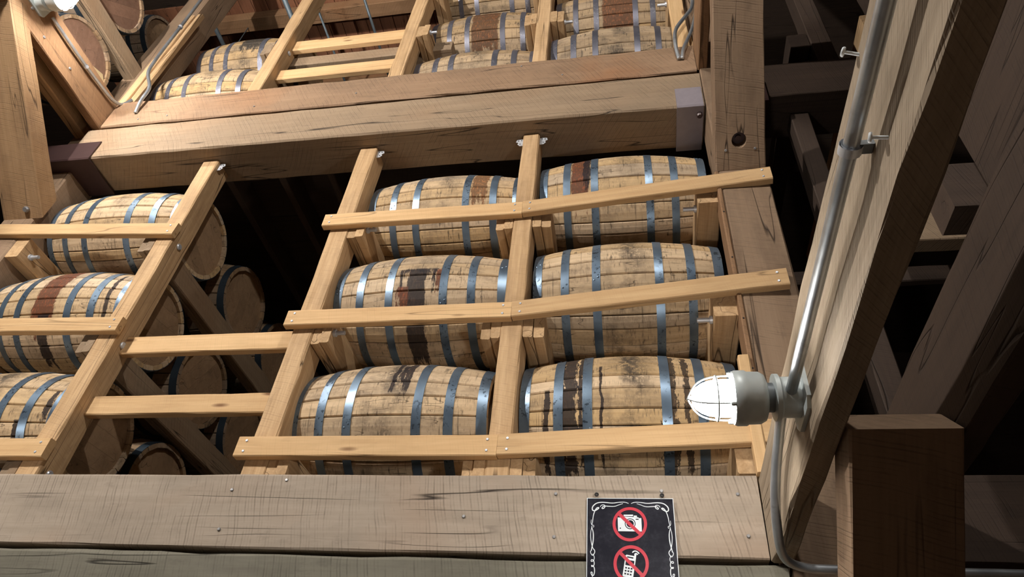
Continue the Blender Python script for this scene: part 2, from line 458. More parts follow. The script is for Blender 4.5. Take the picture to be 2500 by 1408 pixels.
lower_beam = xbox('cross_beam', -5.2, 0.401, F, F + 0.085, 2.472, 2.762, M['beam_grey'], ch=0.006, jit=0.0025)
tag(lower_beam, 'broad grey weathered beam across the bottom of the picture, carrying the black sign', 'beam')
lower_girder = xbox('cross_girder', -3.66, 0.45, F - 0.002, F + 0.29, 2.10, 2.455, M['beam_green'], ch=0.012, jit=0.004)
tag(lower_girder, 'greenish grey girder along the bottom edge, under the beam with the sign', 'beam')
upper_beam = xbox('cross_beam', -3.59, 0.45, F, F + 0.085, 5.375, 5.671, M['beam_rosy'], ch=0.008, jit=0.003)
tag(upper_beam, 'tan saw-marked beam at the foot of the upper rack, resting on the thicker girder', 'beam')
upper_girder = xbox('cross_girder', -3.66, 0.46, F, F + 0.29, 5.017, 5.352, M['beam_tan'], ch=0.010, jit=0.0022)
tag(upper_girder, 'thick tan girder held by steel hangers above the lower posts', 'beam')
for (nx, nz) in ((-1.559, 2.696), (-1.552, 2.539), (-0.294, 2.687), (-0.294, 2.531), (0.076, 2.700), (-1.343, 2.737), (0.345, 2.545), (-0.62, 2.60), (0.33, 2.69)):
    stud('nail', (nx, F - 0.001, nz), (0, -1, 0), 0.0065, 0.004, M['nail'], lower_beam)
for (nx, nz) in ((-3.32, 5.43), (-3.10, 5.44), (-1.73, 5.49), (-0.36, 5.47), (-0.63, 5.62), (-2.45, 5.45)):
    stud('nail', (nx, F - 0.001, nz), (0, -1, 0), 0.0065, 0.004, M['nail'], upper_beam)

# planks running out over the aisle, their knee braces
plank_r = xbox('aisle_plank', 0.405, 0.470, -1.4, 2.30, 2.458, 2.750, M['plank_pale'], axis='Y', ch=0.006, jit=0.003)
tag(plank_r, 'rough pale plank beam overhead on the right, carrying the glowing lamp and conduit', 'beam')
plank_r2 = xbox('aisle_plank', 0.72, 0.785, -1.4, 2.30, 2.458, 2.750, M['dark'], axis='Y', ch=0.006, jit=0.003)  # near-black timber puts this plank's shade into its colour
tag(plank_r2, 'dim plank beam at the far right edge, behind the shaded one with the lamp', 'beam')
plank_l = xbox('aisle_plank', -3.665, -3.60, -1.4, 2.385, 5.375, 5.671, M['beam_red'], axis='Y', ch=0.006, jit=0.002)
tag(plank_l, 'orange-brown plank beam at top left, carrying the upper glowing lamp', 'beam')
plank_ur = xbox('aisle_plank', 0.452, 0.51, -1.4, 2.30, 5.375, 5.671, M['beam_red'], axis='Y', ch=0.006, jit=0.002)
tag(plank_ur, 'red-brown plank beam beside the two bent conduits, left of the bolted brace', 'beam')
for (y, z, d) in ((0.715, 2.530, (-1, 0.1, 0.25)), (0.69, 2.735, (-0.9, 0, 0.5))):
    lathe('nail', [(-0.004, 0.003), (0.022, 0.003), (0.022, 0.0085), (0.0245, 0.009), (0.027, 0.0075)], 16, M['sign_white'], plank_r, M_dir((0.405, y, z), d))
for (y, z) in ((1.50, 5.50), (1.66, 5.44), (1.90, 5.47)):
    stud('nail', (-3.599, y, z), (1, 0, 0), 0.010, 0.005, M['nail'], plank_l)

def boolean_cut(o, cutter_me, mw):
    c = bpy.data.objects.new('cut', cutter_me); COL.objects.link(c); c.matrix_basis = mw
    md = o.modifiers.new('cut', 'BOOLEAN'); md.operation = 'DIFFERENCE'; md.solver = 'EXACT'; md.object = c
    bpy.context.view_layer.update()
    dg = bpy.context.evaluated_depsgraph_get()
    me = bpy.data.meshes.new_from_object(o.evaluated_get(dg))
    o.modifiers.remove(md); old = o.data; o.data = me
    bpy.data.objects.remove(c); bpy.data.meshes.remove(cutter_me)

def cyl_mesh(r, x0, x1, n=20):
    v, f = [], []
    for x in (x0, x1):
        for k in range(n):
            t = 2 * PI * k / n; v.append((x, r * math.cos(t), r * math.sin(t)))
    for k in range(n): f.append((k, k + n, (k + 1) % n + n, (k + 1) % n))
    f.append(tuple(range(n))); f.append(tuple(reversed(range(n, 2 * n))))
    me = mesh('cyl', v, f)
    bm = bmesh.new(); bm.from_mesh(me); bmesh.ops.recalc_face_normals(bm, faces=bm.faces); bm.to_mesh(me); bm.free()
    return me

def knee(x0, x1, foot, top, thick, label, mat, col_y=2.29):
    """brace whose lower front edge runs foot -> top (y, z) pairs"""
    d = Vector((0, top[0] - foot[0], top[1] - foot[1])); L = d.length; d.normalize()
    nrm = Vector((0, -d.z, d.y))
    if nrm.z < 0: nrm = -nrm                          # into the timber (up and back)
    cx = (x0 + x1) / 2
    a = Vector((cx, foot[0], foot[1])) + nrm * thick / 2
    b = Vector((cx, top[0], top[1])) + nrm * thick / 2
    o = stick('knee_brace', a - d * 0.12, b, x1 - x0, thick, mat, up=nrm, ch=0.004, jit=0.002)
    inv = o.matrix_basis.inverted()                   # foot cut flush with the column's face
    bm = bmesh.new(); bm.from_mesh(o.data)
    co = inv @ Vector((cx, col_y - 0.001, foot[1])); no = inv.to_3x3() @ Vector((0, 1, 0))
    bmesh.ops.bisect_plane(bm, geom=bm.verts[:] + bm.edges[:] + bm.faces[:], plane_co=co, plane_no=no, clear_outer=True)
    bmesh.ops.holes_fill(bm, edges=[e for e in bm.edges if e.is_boundary])
    bmesh.ops.recalc_face_normals(bm, faces=bm.faces)
    bm.to_mesh(o.data); bm.free()
    tag(o, label, 'brace')
    return o, d, nrm
kr, kd, kn = knee(0.452, 0.690, (2.275, 4.42), (0.96, 5.45), 0.115, 'broad brown knee brace right of the rack, with a bolt sunk in its face', M['column'])
bp0 = Vector((0.565, 2.275, 4.42)) + kd * 0.125
BD = Vector((0, 0.30, 1.0)).normalized()
boolean_cut(kr, cyl_mesh(0.036, -0.12, 0.062), M_dir(bp0, BD, (1, 0, 0)))
bolt = lathe('bolt', [(-0.004, 0.036), (0.004, 0.036), (0.004, 0.014), (-0.025, 0.014)], 16, M['bracket_paint'])
bolt.matrix_basis = M_dir(bp0 + BD * 0.055, BD, (1, 0, 0)); attach(bolt, kr)
for q in (-0.065, 0.075):
    stud('nail', bp0 + Vector((q, 0, 0)) - kd * 0.045 - kn * 0.001, -kn, 0.007, 0.004, M['nail'], kr)
kl, kd2, kn2 = knee(-3.885, -3.60, (2.385, 4.535), (1.38, 5.38), 0.13, 'brown knee brace at the left edge with a pale side', M['brace_orange'], 2.385)
stud('bolt', Vector((-3.70, 2.385, 4.535)) + kd2 * 0.06 - kn2 * 0.001, -kn2, 0.02, 0.02, M['nail'], kl)
kb, _, _ = knee(0.475, 0.715, (2.29, 1.68), (1.47, 2.455), 0.12, 'dark shaded knee brace under the right plank beam, its left edge lit', M['column'])

# steel beam hangers at the girder's ends
def hanger(name, x0, x1, label, mat='bracket_paint'):
    r = empty(name, ((x0 + x1) / 2, F, 5.0)); tag(r, label, 'bracket')
    t = 0.008
    xbox('front_flange', x0, x1, F - t - 0.002, F - 0.002, 5.005, 5.185, M[mat], r, 'X', ch=0.003, jit=0)
    xbox('seat_plate', x0, x1, F - t, F + 0.30, 4.996, 5.008, M[mat], r, 'X', ch=0.003, jit=0)
    return r
h1 = hanger('beam_hanger', 0.305, 0.452, 'steel hanger with a painted-in pale sheen holding the right end of the girder', 'hanger_glint')
stud('bolt', (0.43, F + 0.05, 4.995), (0, 0, -1), 0.018, 0.02, M['bracket_paint'], h1)
h2 = hanger('beam_hanger', -4.05, -3.47, 'maroon steel hanger around the left end of the girder')

# ------------------------------------------------------------------ rack posts
PX = {'A': (-2.70, -2.59), 'B': (-1.62, -1.51), 'C': (-0.59, -0.49)}
PN = {'A': 'leftmost', 'B': 'second', 'C': 'third'}
PF, PB = 2.40, 2.54
LZ = [2.84, 3.56, 4.28]                    # ledger centre heights of the lower rack
UZ = [z + 2.90 for z in LZ]

def clip(parent, x, y, z, side):
    """galvanised clip nailed to the post and the girder's underside"""
    v = [(0, -.004, 0), (.022, -.004, 0), (.036, -.004, .018), (.030, -.004, .03), (.046, -.004, .04), (.040, -.004, .062), (.016, -.004, .07), (0, -.004, .06)]
    v = [(a * side, b, c) for a, b, c in v]
    n = len(v)
    vv = v + [(a, b + 0.003, c) for a, b, c in v]
    f = [tuple(range(n)), tuple(range(2 * n - 1, n - 1, -1))] + [(i, i + n, (i + 1) % n + n, (i + 1) % n) for i in range(n)]
    o = link('angle_clip', mesh('angle_clip', vv, f), M['galv']); o.location = (x, y, z)
    bm = bmesh.new(); bm.from_mesh(o.data); bmesh.ops.recalc_face_normals(bm, faces=bm.faces); bm.to_mesh(o.data); bm.free()
    attach(o, parent)
    for (a, c) in ((.02, .018), (.03, .048), (.012, .05)):
        s = stud('nail', (x + a * side, y - .004, z + c), (0, -1, 0), 0.004, 0.002, M['black'], parent, 6)
    return o

posts = {}
for k, (x0, x1) in PX.items():
    p = xbox('rack_post', x0, x1, PF, PB, 2.454, 5.014, M['post'], axis='Z', ch=0.007, jit=0.002)
    tag(p, f'rough sawn post of the lower rack, {PN[k]} from the left, under the girder', 'post', None)
    posts['low' + k] = p
    q = xbox('rack_post', x0, x1, PF, PB, 5.355, 7.92, M['post'], axis='Z', ch=0.007, jit=0.002)
    tag(q, f'rough sawn post of the upper rack, {PN[k]} from the left, above the tan beam', 'post', None)
    posts['up' + k] = q
    # clips at the post heads
    if k in 'ABC': clip(p, x1, PF + 0.03, 4.94, 1)
    if k == 'C': clip(p, x0, PF + 0.03, 4.94, -1)
# carriage bolts of the posts
for z in LZ:
    stud('bolt_head', (-2.589, 2.466, z), (1, 0, 0), 0.020, 0.010, M['galv'], posts['lowA'], 14)
for z in UZ[:2]:
    stud('bolt_head', (-2.589, 2.466, z), (1, 0, 0), 0.020, 0.010, M['galv'], posts['upA'], 14)
def bolt_end(x, y, z, sx, ln, parent):
    o = lathe('bolt_end', [(0, 0.019), (0.012, 0.019), (0.012, 0.011), (ln, 0.011)], 10, M['galv'])
    o.matrix_basis = M_dir((x, y, z), (sx, 0, 0)); attach(o, parent)

# ------------------------------------------------------------------ ledgers (planks the barrels lie on), running back into the rack
TN = ['bottom', 'middle', 'top']
def ledger(x0, x1, y0, y1, zc, label, h=0.155, mat='post'):
    o = xbox('ledger', x0, x1, y0, y1, zc - h / 2, zc + h / 2, M[mat], axis='Y', ch=0.006, jit=0.0015)
    tag(o, label, 'plank', 'ledger planks under the barrels')
    return o
for rack, zs, Yb, nm in (('low', LZ, 5.6, 'lower'), ('up', UZ, 4.6, 'upper')):
    for t in range(3):
        z = zs[t]
        if rack == 'up' and t == 2: yb = 4.2
        for k, side, xa in (('A', 'left', (-2.745, -2.702, -2.79)), ('B', 'right', (-1.508, -1.462, -1.415)), ('C', 'left', (-0.636, -0.592, -0.682)), ('C', 'right', (-0.488, -0.442, -0.392))):
            sg = -1 if side == 'left' else 1
            if rack == 'up' and t == 2 and k == 'A': continue
            if side == 'left': rng = [('inner', xa[0], xa[1], PF + .004), ('outer', xa[2], xa[0] - .002, PF + .012)]
            else: rng = [('inner', xa[0], xa[1], PF + .004), ('outer', xa[1] + .002, xa[2] if xa[2] > xa[1] else xa[1] + .045, PF - .004 if k == 'B' else PF + .01)]
            for io, a, b, y in rng:
                ll = ledger(min(a, b), max(a, b), y, Yb, z, f'{io} ledger plank on the {side} side of the {PN[k]} {nm} post, {TN[t]} tier', mat='beam_tan' if k == 'A' else 'post')  # leftmost ledgers use darker tan, standing in for dimmer light in the gap
            if k == 'B' and t: bolt_end(xa[2] if xa[2] > xa[1] else xa[1] + .045, 2.425, z + 0.0, 1, 0.055, ll)
            if k == 'C' and rack == 'up' and side == 'right': bolt_end(xa[2], 2.46, z, 1, 0.06, ll)
        lr = ledger(0.345, 0.460, 2.33, Yb, z + 0.02, f'thick ledger block against the right column, {nm} rack, {TN[t]} tier', mat='post')
        if t or rack == 'up': bolt_end(0.345, 2.40, z - 0.02, -1, 0.065, lr)
        if rack == 'up' and t == 2: continue
        l2 = ledger(-3.665, -3.575, 2.39 if (rack, t) != ('up', 1) else 2.64, Yb, z, f'ledger block against the left column, {nm} rack, {TN[t]} tier')
        if (rack, t) != ('up', 1): bolt_end(-3.575, 2.46, z - 0.02, 1, 0.06, l2)
cl = xbox('cleat', -3.662, -3.60, 2.33, 2.384, 5.36, 7.06, M['post'], axis='Z'); tag(cl, 'narrow pale cleat board on the upper left column beside the conduit', 'board')
cl = xbox('cleat', -3.596, -3.545, 2.345, 2.384, 5.36, 7.10, M['post'], axis='Z'); tag(cl, 'pale upright board at the left end of the upper rack, right of the conduit', 'board')
cl = xbox('cleat', 0.345, 0.44, 2.31, 2.36, 5.66, 8.0, M['pine'], axis='Z'); tag(cl, 'pale upright board behind the bent conduits at upper right', 'board')
cl = xbox('cleat', 0.442, 0.4635, 2.285, 2.40, 2.77, 4.40, M['beam_red'], axis='Z'); tag(cl, 'reddish strip added along the right column, standing for its lamplit left face', 'board')  # added strip stands in for lamplight on the column's left face
for z in (3.0, 3.2, 3.45, 3.8, 4.1): stud('nail', (0.452, 2.2845, z), (0, -1, 0), 0.004, 0.003, M['black'], cl, 8)
cl = xbox('cleat', 0.40, 0.445, 2.262, 2.300, 2.755, 3.25, M['pine'], axis='Z'); tag(cl, 'short pale board beside the right column behind the lamp', 'board')

# ------------------------------------------------------------------ retaining rails
def rail(p0, p1, label, ends=(1, 1), h=0.092, mat='pine', t=0.04):
    o = stick('retaining_rail', p0, p1, t, h, M[mat], ch=0.004, jit=0.0008)
    tag(o, label, 'rail', 'rails across the barrels')
    d = (Vector(p1) - Vector(p0)).normalized(); nrm = Vector((0, 0, 1)).cross(d)
    if nrm.y > 0: nrm = -nrm
    for e, p, s in ((ends[0], p0, 1), (ends[1], p1, -1)):
        if not e: continue
        for dz in (-0.024, 0.024):
            stud('screw', Vector(p) + d * s * 0.04 + Vector((0, 0, dz)) + nrm * (t / 2 + .0005), nrm, 0.006, 0.003, M['galv'], o, 8)
    return o
BN = ['bottom', 'middle', 'top']
for t, z in enumerate((2.920, 3.615, 4.315)):
    rail((-1.655, 2.379, z), (-0.541, 2.379, z - 0.002), f'pale wooden rail across the {BN[t]} barrel of the middle bay')
for t, (z, xe, ye, dz) in enumerate(((2.920, 0.66, 2.268, 0.0), (3.615, 0.655, 2.262, 0.022), (4.315, 0.70, 2.268, 0.008))):
    rail((-0.538, 2.378, z), (xe, ye, z + dz), f'slanting pale rail across the {BN[t]} barrel of the right bay, ending on the column')
for t, (z, dz, ye) in enumerate(((2.920, 0.0, 2.365), (3.622, 0.03, 2.36), (4.326, 0.085, 2.36))):
    rail((-2.572, 2.379, z), (-4.3, ye, z + dz * 1.4), f'pale rail across the {BN[t]} barrel of the left bay, ending on the leftmost post', (1, 0))

# spreaders between posts A and B
for (z0, z1, y, lab, rack) in ((3.512, 3.622, 2.47, 'upper of two pale spreader boards between the two lower left posts', 0), (3.150, 3.255, 2.465, 'lower of two pale spreader boards between the two lower left posts', 0),
                         (6.515, 6.655, 2.47, 'yellow spreader board with dark knots, highest between the upper posts', 1), (6.085, 6.215, 2.47, 'yellow spreader board lowest between the upper posts, above the tan beam', 1)):
    o = xbox('spreader_board', -2.588, -1.622, y, y + 0.042, z0, z1, M['pine'], jit=0.001)
    tag(o, lab, 'board')
o = xbox('spreader_board', -2.70, -1.27, 2.545, 2.69, 6.41, 6.53, M['beam_tan']); tag(o, 'weathered grey spreader timber behind the knotted board of the upper rack', 'board')

# ------------------------------------------------------------------ barrels
BL, BR, BE = 0.905, 0.318, 0.268
def prof_r(x): return BR - (BR - BE) * (abs(x) / (BL / 2)) ** 1.9
NST = 22
rs = random.Random(3)
classes = [0.80, 0.95, 1.08, 1.25]
seq = [classes[rs.choice((0, 1, 1, 2, 2, 3))] for _ in range(NST)]
tot = sum(seq)
def stave_mesh(wang):
    n = 10; v, f = [], []
    g = 0.0020 / BR; e = 0.0055 / BR
    for i in range(n + 1):
        x = -BL / 2 + BL * i / n; r = prof_r(x)
        for a, rr in ((-wang / 2 + g, r - 0.026), (-wang / 2 + g, r - 0.005), (-wang / 2 + g + e, r), (0, r + 0.0006), (wang / 2 - g - e, r), (wang / 2 - g, r - 0.005), (wang / 2 - g, r - 0.026)):
            v.append((x, -rr * math.sin(a), rr * math.cos(a)))
    for i in range(n):
        for k in range(6):
            p = i * 7 + k; f.append((p, p + 1, p + 8, p + 7))
    f.append(tuple(reversed(range(7)))); f.append(tuple(range(n * 7, n * 7 + 7)))
    for i in (0, n - 1): f.append((i * 7 + 6, i * 7, i * 7 + 7, i * 7 + 13))
    me = mesh('stave', v, f)
    bm = bmesh.new(); bm.from_mesh(me); bmesh.ops.recalc_face_normals(bm, faces=bm.faces); bm.to_mesh(me); bm.free()
    return me
STAVE = {c: stave_mesh(2 * PI * c / tot) for c in classes}
def hoop_mesh(xc, wd):
    n = 56; v, f = [], []
    x0, x1 = xc - wd / 2, xc + wd / 2
    for (x, dr) in ((x0, 0.0006), (x0, 0.0032), (x1, 0.0032), (x1, 0.0006)):
        for k in range(n):
            t = 2 * PI * k / n; r = prof_r(x) + dr
            v.append((x, r * math.cos(t), r * math.sin(t)))
    for i in range(3):
        for k in range(n):
            a, b = i * n + k, i * n + (k + 1) % n; f.append((a, a + n, b + n, b))
    me = mesh('hoop', v, f, True); me.set_sharp_from_angle(angle=0.8)
    bm = bmesh.new(); bm.from_mesh(me); bmesh.ops.recalc_face_normals(bm, faces=bm.faces); bm.to_mesh(me); bm.free()
    return me
HOOPX = [-0.430, -0.290, -0.152, 0.152, 0.290, 0.430]
HOOPW = [0.044, 0.040, 0.040, 0.040, 0.040, 0.044]
HOOP = [hoop_mesh(a, b) for a, b in zip(HOOPX, HOOPW)]
def rivet_mesh():
    n = 6; v = []; f = []
    for (z, r) in ((0, .005), (.002, .0045), (.003, .002)):
        for k in range(n): v.append((r * math.cos(2 * PI * k / n), r * math.sin(2 * PI * k / n), z))
    for i in range(2):
        for k in range(n): a, b = i * n + k, i * n + (k + 1) % n; f.append((a, b, b + n, a + n))
    f.append(tuple(range(2 * n, 3 * n)))
    me = mesh('rivet', v, f); me.materials.append(M['hoop']); return me
RIVET = rivet_mesh()
def head_meshes():
    out = []; r = BE - 0.024; n = 5; xs = [-r + 2 * r * i / n for i in range(n + 1)]
    for i in range(n):
        a, b = xs[i] + 0.0004, xs[i + 1] - 0.0004
        pts = []
        for j in range(7):
            y = a + (b - a) * j / 6; pts.append((y, math.sqrt(max(0, r * r - y * y))))
        poly = pts + [(y, -z) for y, z in reversed(pts)]
        m = len(poly)
        v = [(0.01, y, z) for y, z in poly] + [(-0.01, y, z) for y, z in poly]
        f = [tuple(range(m)), tuple(range(2 * m - 1, m - 1, -1))] + [(k, k + m, (k + 1) % m + m, (k + 1) % m) for k in range(m)]
        me = mesh('head_board', v, f)
        bm = bmesh.new(); bm.from_mesh(me); bmesh.ops.remove_doubles(bm, verts=bm.verts, dist=1e-5); bmesh.ops.recalc_face_normals(bm, faces=bm.faces); bm.to_mesh(me); bm.free()
        # turn so the grain (local X of the shader) runs along the board
        me.materials.append(M['head']); out.append(me)
    return out
HEADS = head_meshes()
DEF_STAVE = stave_mat('oak_stave')
for me in STAVE.values(): me.materials.append(DEF_STAVE)
for me in HOOP: me.materials.append(M['hoop'])

def barrel(loc, label, roll=0.0, smat=None, hmat=None, heads=(True, True), rivets=True, yaw=0.0, headmat=None, group='barrels of the rack', leak=None, soot=0.5, kw=None):
    r = empty('barrel', loc, (0, 0, yaw)); tag(r, label, 'barrel', group)
    rr = random.Random(hash(label) % 1000 if False else sum(map(ord, label)))
    if smat == 'own': smat = stave_mat('oak_stave', r, leak, soot, **(kw or {}))
    a = roll
    off = rr.randrange(NST)
    for i in range(NST):
        c = seq[(i + off) % NST]; w = 2 * PI * c / tot
        o = bpy.data.objects.new('stave', STAVE[c]); COL.objects.link(o)
        o.parent = r; o.rotation_euler = (a + w / 2, 0, 0); a += w
        o.location = (rr.uniform(-.0015, .0015), 0, 0)
        if smat:
            o.material_slots[0].link = 'OBJECT'; o.material_slots[0].material = smat
    for i, me in enumerate(HOOP):
        o = bpy.data.objects.new('hoop', me); COL.objects.link(o); o.parent = r
        o.rotation_euler = (rr.uniform(0, 6), 0, 0)
        o.location.x = rr.uniform(-0.012, 0.012) if i in (1, 2, 3, 4) else 0
        if hmat: o.material_slots[0].link = 'OBJECT'; o.material_slots[0].material = hmat
        if rivets:
            th = rr.uniform(-0.6, 1.9)                      # angle from the front
            x = HOOPX[i]
            for dx, da in ((-0.009, 0), (0.009, 0.05)):
                q = bpy.data.objects.new('rivet', RIVET); COL.objects.link(q); q.parent = o
                t = th + da
                n = Vector((0, -math.cos(t), math.sin(t)))
                mw = Matrix.Translation(Vector((x + dx, 0, 0)) + n * (prof_r(x + dx) + 0.003)) @ n.to_track_quat('Z', 'X').to_matrix().to_4x4()
                q.matrix_basis = Matrix.Rotation(-o.rotation_euler.x, 4, 'X') @ mw
    for s, on in ((-1, heads[0]), (1, heads[1])):
        if not on: continue
        rot = rr.uniform(0, PI)
        for me in HEADS:
            o = bpy.data.objects.new('head_board', me); COL.objects.link(o); o.parent = r
            o.location = (s * (BL / 2 - 0.032), 0, 0); o.rotation_euler = (rot, 0, 0)
            if headmat: o.material_slots[0].link = 'OBJECT'; o.material_slots[0].material = headmat
    return r

DK = (0.012, 0.008, 0.010); RD = (0.10, 0.030, 0.012)
XL, XM, XR = -3.17, -1.045, -0.022
# (x, y, z, label, leaks, soot)
FRONT = [
    (XM, 2.775, 4.632, 'barrel at the top of the lower middle bay, brown smear between its right hoops', [(0.215, 1.2, 0.045, 1.5, (0.16, 0.08, 0.035), 0.06)], 0.6),
    (XM - .01, 2.735, 3.916, 'barrel in the lower middle bay with a big black leak stain on its belly', [(0.0, 0.13, 0.048, 1.72, DK, 0.04), (-0.085, 0.13, 0.008, 0.45, DK, 0.02), (0.02, 0.14, 0.125, 0.05, DK, 0.05), (0.085, 0.12, 0.008, 0.3, DK, 0.02), (0.118, 0.12, 0.022, 0.42, RD, 0.05), (-0.07, -0.22, 0.03, 0.42, RD, 0.05)], 0.4),
    (XM - .035, 2.745, 3.200, 'barrel lowest in the middle bay with black drips by its centre hoop', [(0.015, 1.0, 0.010, 0.9, DK, 0.03), (0.075, 0.95, 0.018, 0.85, DK, 0.04), (0.045, 0.75, 0.012, 0.5, DK, 0.03), (-0.44, 1.0, 0.03, 1.05, DK, 0.04)], 0.8),
    (XR, 2.725, 4.632, 'barrel topmost in the lower right bay with a dark red-brown leak', [(-0.225, 1.3, 0.05, 1.95, RD, 0.05), (-0.185, 1.3, 0.022, 1.55, DK, 0.05)], 0.5),
    (XR + .005, 2.722, 3.916, 'clean pale barrel in the middle tier of the lower right bay', [], 0.8),
    (XR - .01, 2.722, 3.200, 'barrel behind the right lamp, streaked with black runs between its left hoops', [(-0.240, 1.3, 0.034, 2.6, DK, 0.12), (-0.335, 0.05, 0.012, 1.2, DK, 0.04), (-0.108, 0.45, 0.006, 1.5, DK, 0.02), (-0.19, 0.9, 0.010, 2.0, DK, 0.05), (0.17, 0.8, 0.03, 2.0, (0.04, 0.028, 0.02), 0.10), (0.24, 0.8, 0.012, 2.0, (0.04, 0.028, 0.02), 0.06)], 0.9),
    (XL, 2.725, 4.632, 'barrel at the top of the lower left bay, pale and unstained, bright hoops', [], 0.5),
    (XL - .01, 2.722, 3.916, 'barrel in the middle of the left bay with a rusty red-brown leak', [(-0.005, 1.6, 0.068, 2.35, RD, 0.06), (0.005, -0.45, 0.032, 1.0, DK, 0.05), (0.352, 0.6, 0.012, 1.4, DK, 0.03)], 0.4),
    (XL, 2.722, 3.200, 'barrel lowest in the left bay, its staves scored with black joints', [(0.385, 0.3, 0.012, 0.7, DK, 0.05), (0.27, -0.3, 0.02, 0.7, DK, 0.06)], 0.9),
]
for i, (x, y, z, lab, lk, so) in enumerate(FRONT):
    barrel((x, y, z), lab, roll=i * 0.37, smat='own', leak=lk, soot=so)
# upper rack: older, greyer, mouldier
OLD = dict(light=(0.50, 0.35, 0.19), mid=(0.36, 0.245, 0.13), dark=(0.065, 0.05, 0.038), grime=0.85)
UP = [
    (XL + .03, 2.715, 6.105, 'mould-spotted barrel lowest at the left of the upper rack', [], .7),
    (XL + .04, 2.85, 6.835, 'grey-streaked barrel second up at the left of the upper rack', [(0.05, 1.6, 0.1, 1.8, (0.03, 0.028, 0.025), 0.1)], .8),
    (XM, 2.785, 6.105, 'mould-spotted barrel lowest in the middle of the upper rack', [], .8),
    (XM, 2.86, 6.835, 'brown-stained old barrel second up in the middle of the upper rack', [(0.0, 1.6, 0.11, 2.6, (0.10, 0.048, 0.022), 0.06)], .8),
    (XM, 2.82, 7.56, 'barrel topmost in the middle of the upper rack, cut by the top edge', [], .8),
    (XR, 2.715, 6.105, 'pale spotted barrel lowest at the right of the upper rack, behind the bent conduit', [], .8),
    (XR, 2.80, 6.835, 'barrel with a broad orange-brown stained belly at the upper right', [(0.03, 1.6, 0.125, 2.8, (0.12, 0.055, 0.027), 0.04)], .5),
    (XR, 2.78, 7.56, 'barrel topmost at the right of the upper rack, above the picture edge', [], .8),
]
for i, (x, y, z, lab, lk, so) in enumerate(UP):
    barrel((x, y, z), lab, roll=i * 0.53 + 0.1, smat='own', leak=lk, soot=so, hmat=M['hoop_rust'], kw=OLD, group='barrels of the upper rack')
# deeper rows behind the left bay: their round heads show between the posts
DEEP = stave_mat('shade_dimmed_oak_stave', None, None, 0.5, (0.36, 0.25, 0.15), (0.27, 0.18, 0.11), (0.06, 0.045, 0.03))  # dimmed oak: shade of the deep rows put into its colour
RN = ['second', 'third', 'fourth', 'fifth']
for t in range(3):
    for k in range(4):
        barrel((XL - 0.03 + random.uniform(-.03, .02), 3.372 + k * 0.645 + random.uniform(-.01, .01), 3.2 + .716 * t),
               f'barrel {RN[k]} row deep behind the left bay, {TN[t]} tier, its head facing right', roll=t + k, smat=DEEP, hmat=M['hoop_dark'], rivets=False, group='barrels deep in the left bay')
# neighbouring rick at upper left
xh = -3.74 - BL / 2
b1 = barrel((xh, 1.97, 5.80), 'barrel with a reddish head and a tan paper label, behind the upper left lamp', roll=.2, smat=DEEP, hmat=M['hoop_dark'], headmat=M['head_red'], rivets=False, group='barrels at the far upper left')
lb = link('paper_label', mesh('paper_label', [(0, -.06, -.035), (0, .05, -.045), (0, .068, .0), (0, .045, .04), (0, -.055, .035), (.001, -.06, -.035), (.001, .05, -.045), (.001, .068, 0), (.001, .045, .04), (.001, -.055, .035)],
     [(4, 3, 2, 1, 0), (5, 6, 7, 8, 9)] + [(i, (i + 1) % 5, (i + 1) % 5 + 5, i + 5) for i in range(5)]), M['paper'])
lb.matrix_basis = Matrix.Translation((BL / 2 - 0.019, 0.175, 0.03)) @ Matrix.Rotation(0.35, 4, 'X'); lb.parent = b1
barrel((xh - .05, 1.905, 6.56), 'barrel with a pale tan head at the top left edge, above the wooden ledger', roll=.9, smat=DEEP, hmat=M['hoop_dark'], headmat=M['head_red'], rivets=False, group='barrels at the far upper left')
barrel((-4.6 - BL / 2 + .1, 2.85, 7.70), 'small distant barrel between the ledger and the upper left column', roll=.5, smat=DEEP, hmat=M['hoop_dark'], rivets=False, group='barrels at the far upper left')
ledger(-3.86, -3.77, -0.3, 2.386, 6.235, 'ledger plank slanting under the pale barrel head at the top left edge', h=0.15, mat='beam_tan')
ledger(-3.86, -3.77, -0.3, 2.386, 5.46, 'ledger plank hidden behind the orange-brown plank at top left', h=0.13)

# ------------------------------------------------------------------ conduits, lamps
def strap(p, d, mat, parent, r=0.019):
    o = lathe('strap', [(-0.009, r), (0.009, r), (0.009, r - 0.004), (-0.009, r - 0.004)], 14, mat, closed_ends=False)
    o.matrix_basis = M_dir(p, d); attach(o, parent)
    return o
c = tube('conduit', [(0.37, -1.2, 2.59), (0.37, 0.2, 2.578), (0.37, 1.0, 2.570), (0.37, 1.49, 2.562)], 0.0135, M['conduit'], rounds=1)
tag(c, 'straight galvanised conduit running along the right plank beam down to the lamp', 'conduit')
strap((0.37, 0.765, 2.573), (0, 1, -.03), M['galv'], c)
xbox('strap_base', 0.378, 0.406, 0.755, 0.775, 2.568, 2.580, M['cast_dark'], c, 'Y', ch=.002, jit=0)
c = tube('conduit', [(0.364, 1.53, 2.572), (0.368, 1.64, 2.578), (0.374, 1.72, 2.575), (0.374, 1.80, 2.555), (0.374, 1.93, 2.49), (0.385, 2.03, 2.425), (0.405, 2.11, 2.40), (0.46, 2.16, 2.395), (0.54, 2.17, 2.395), (1.6, 2.17, 2.395)], 0.0135, M['conduit'])
tag(c, 'bent conduit dropping from the right lamp and turning right past the dark brace', 'conduit')
c = tube('conduit', [(-3.57, 1.60, 5.57), (-3.57, 1.75, 5.571), (-3.57, 1.93, 5.573), (-3.57, 2.10, 5.587), (-3.57, 2.21, 5.597), (-3.565, 2.275, 5.62), (-3.56, 2.31, 5.66), (-3.55, 2.33, 5.75)], 0.011, M['conduit'])
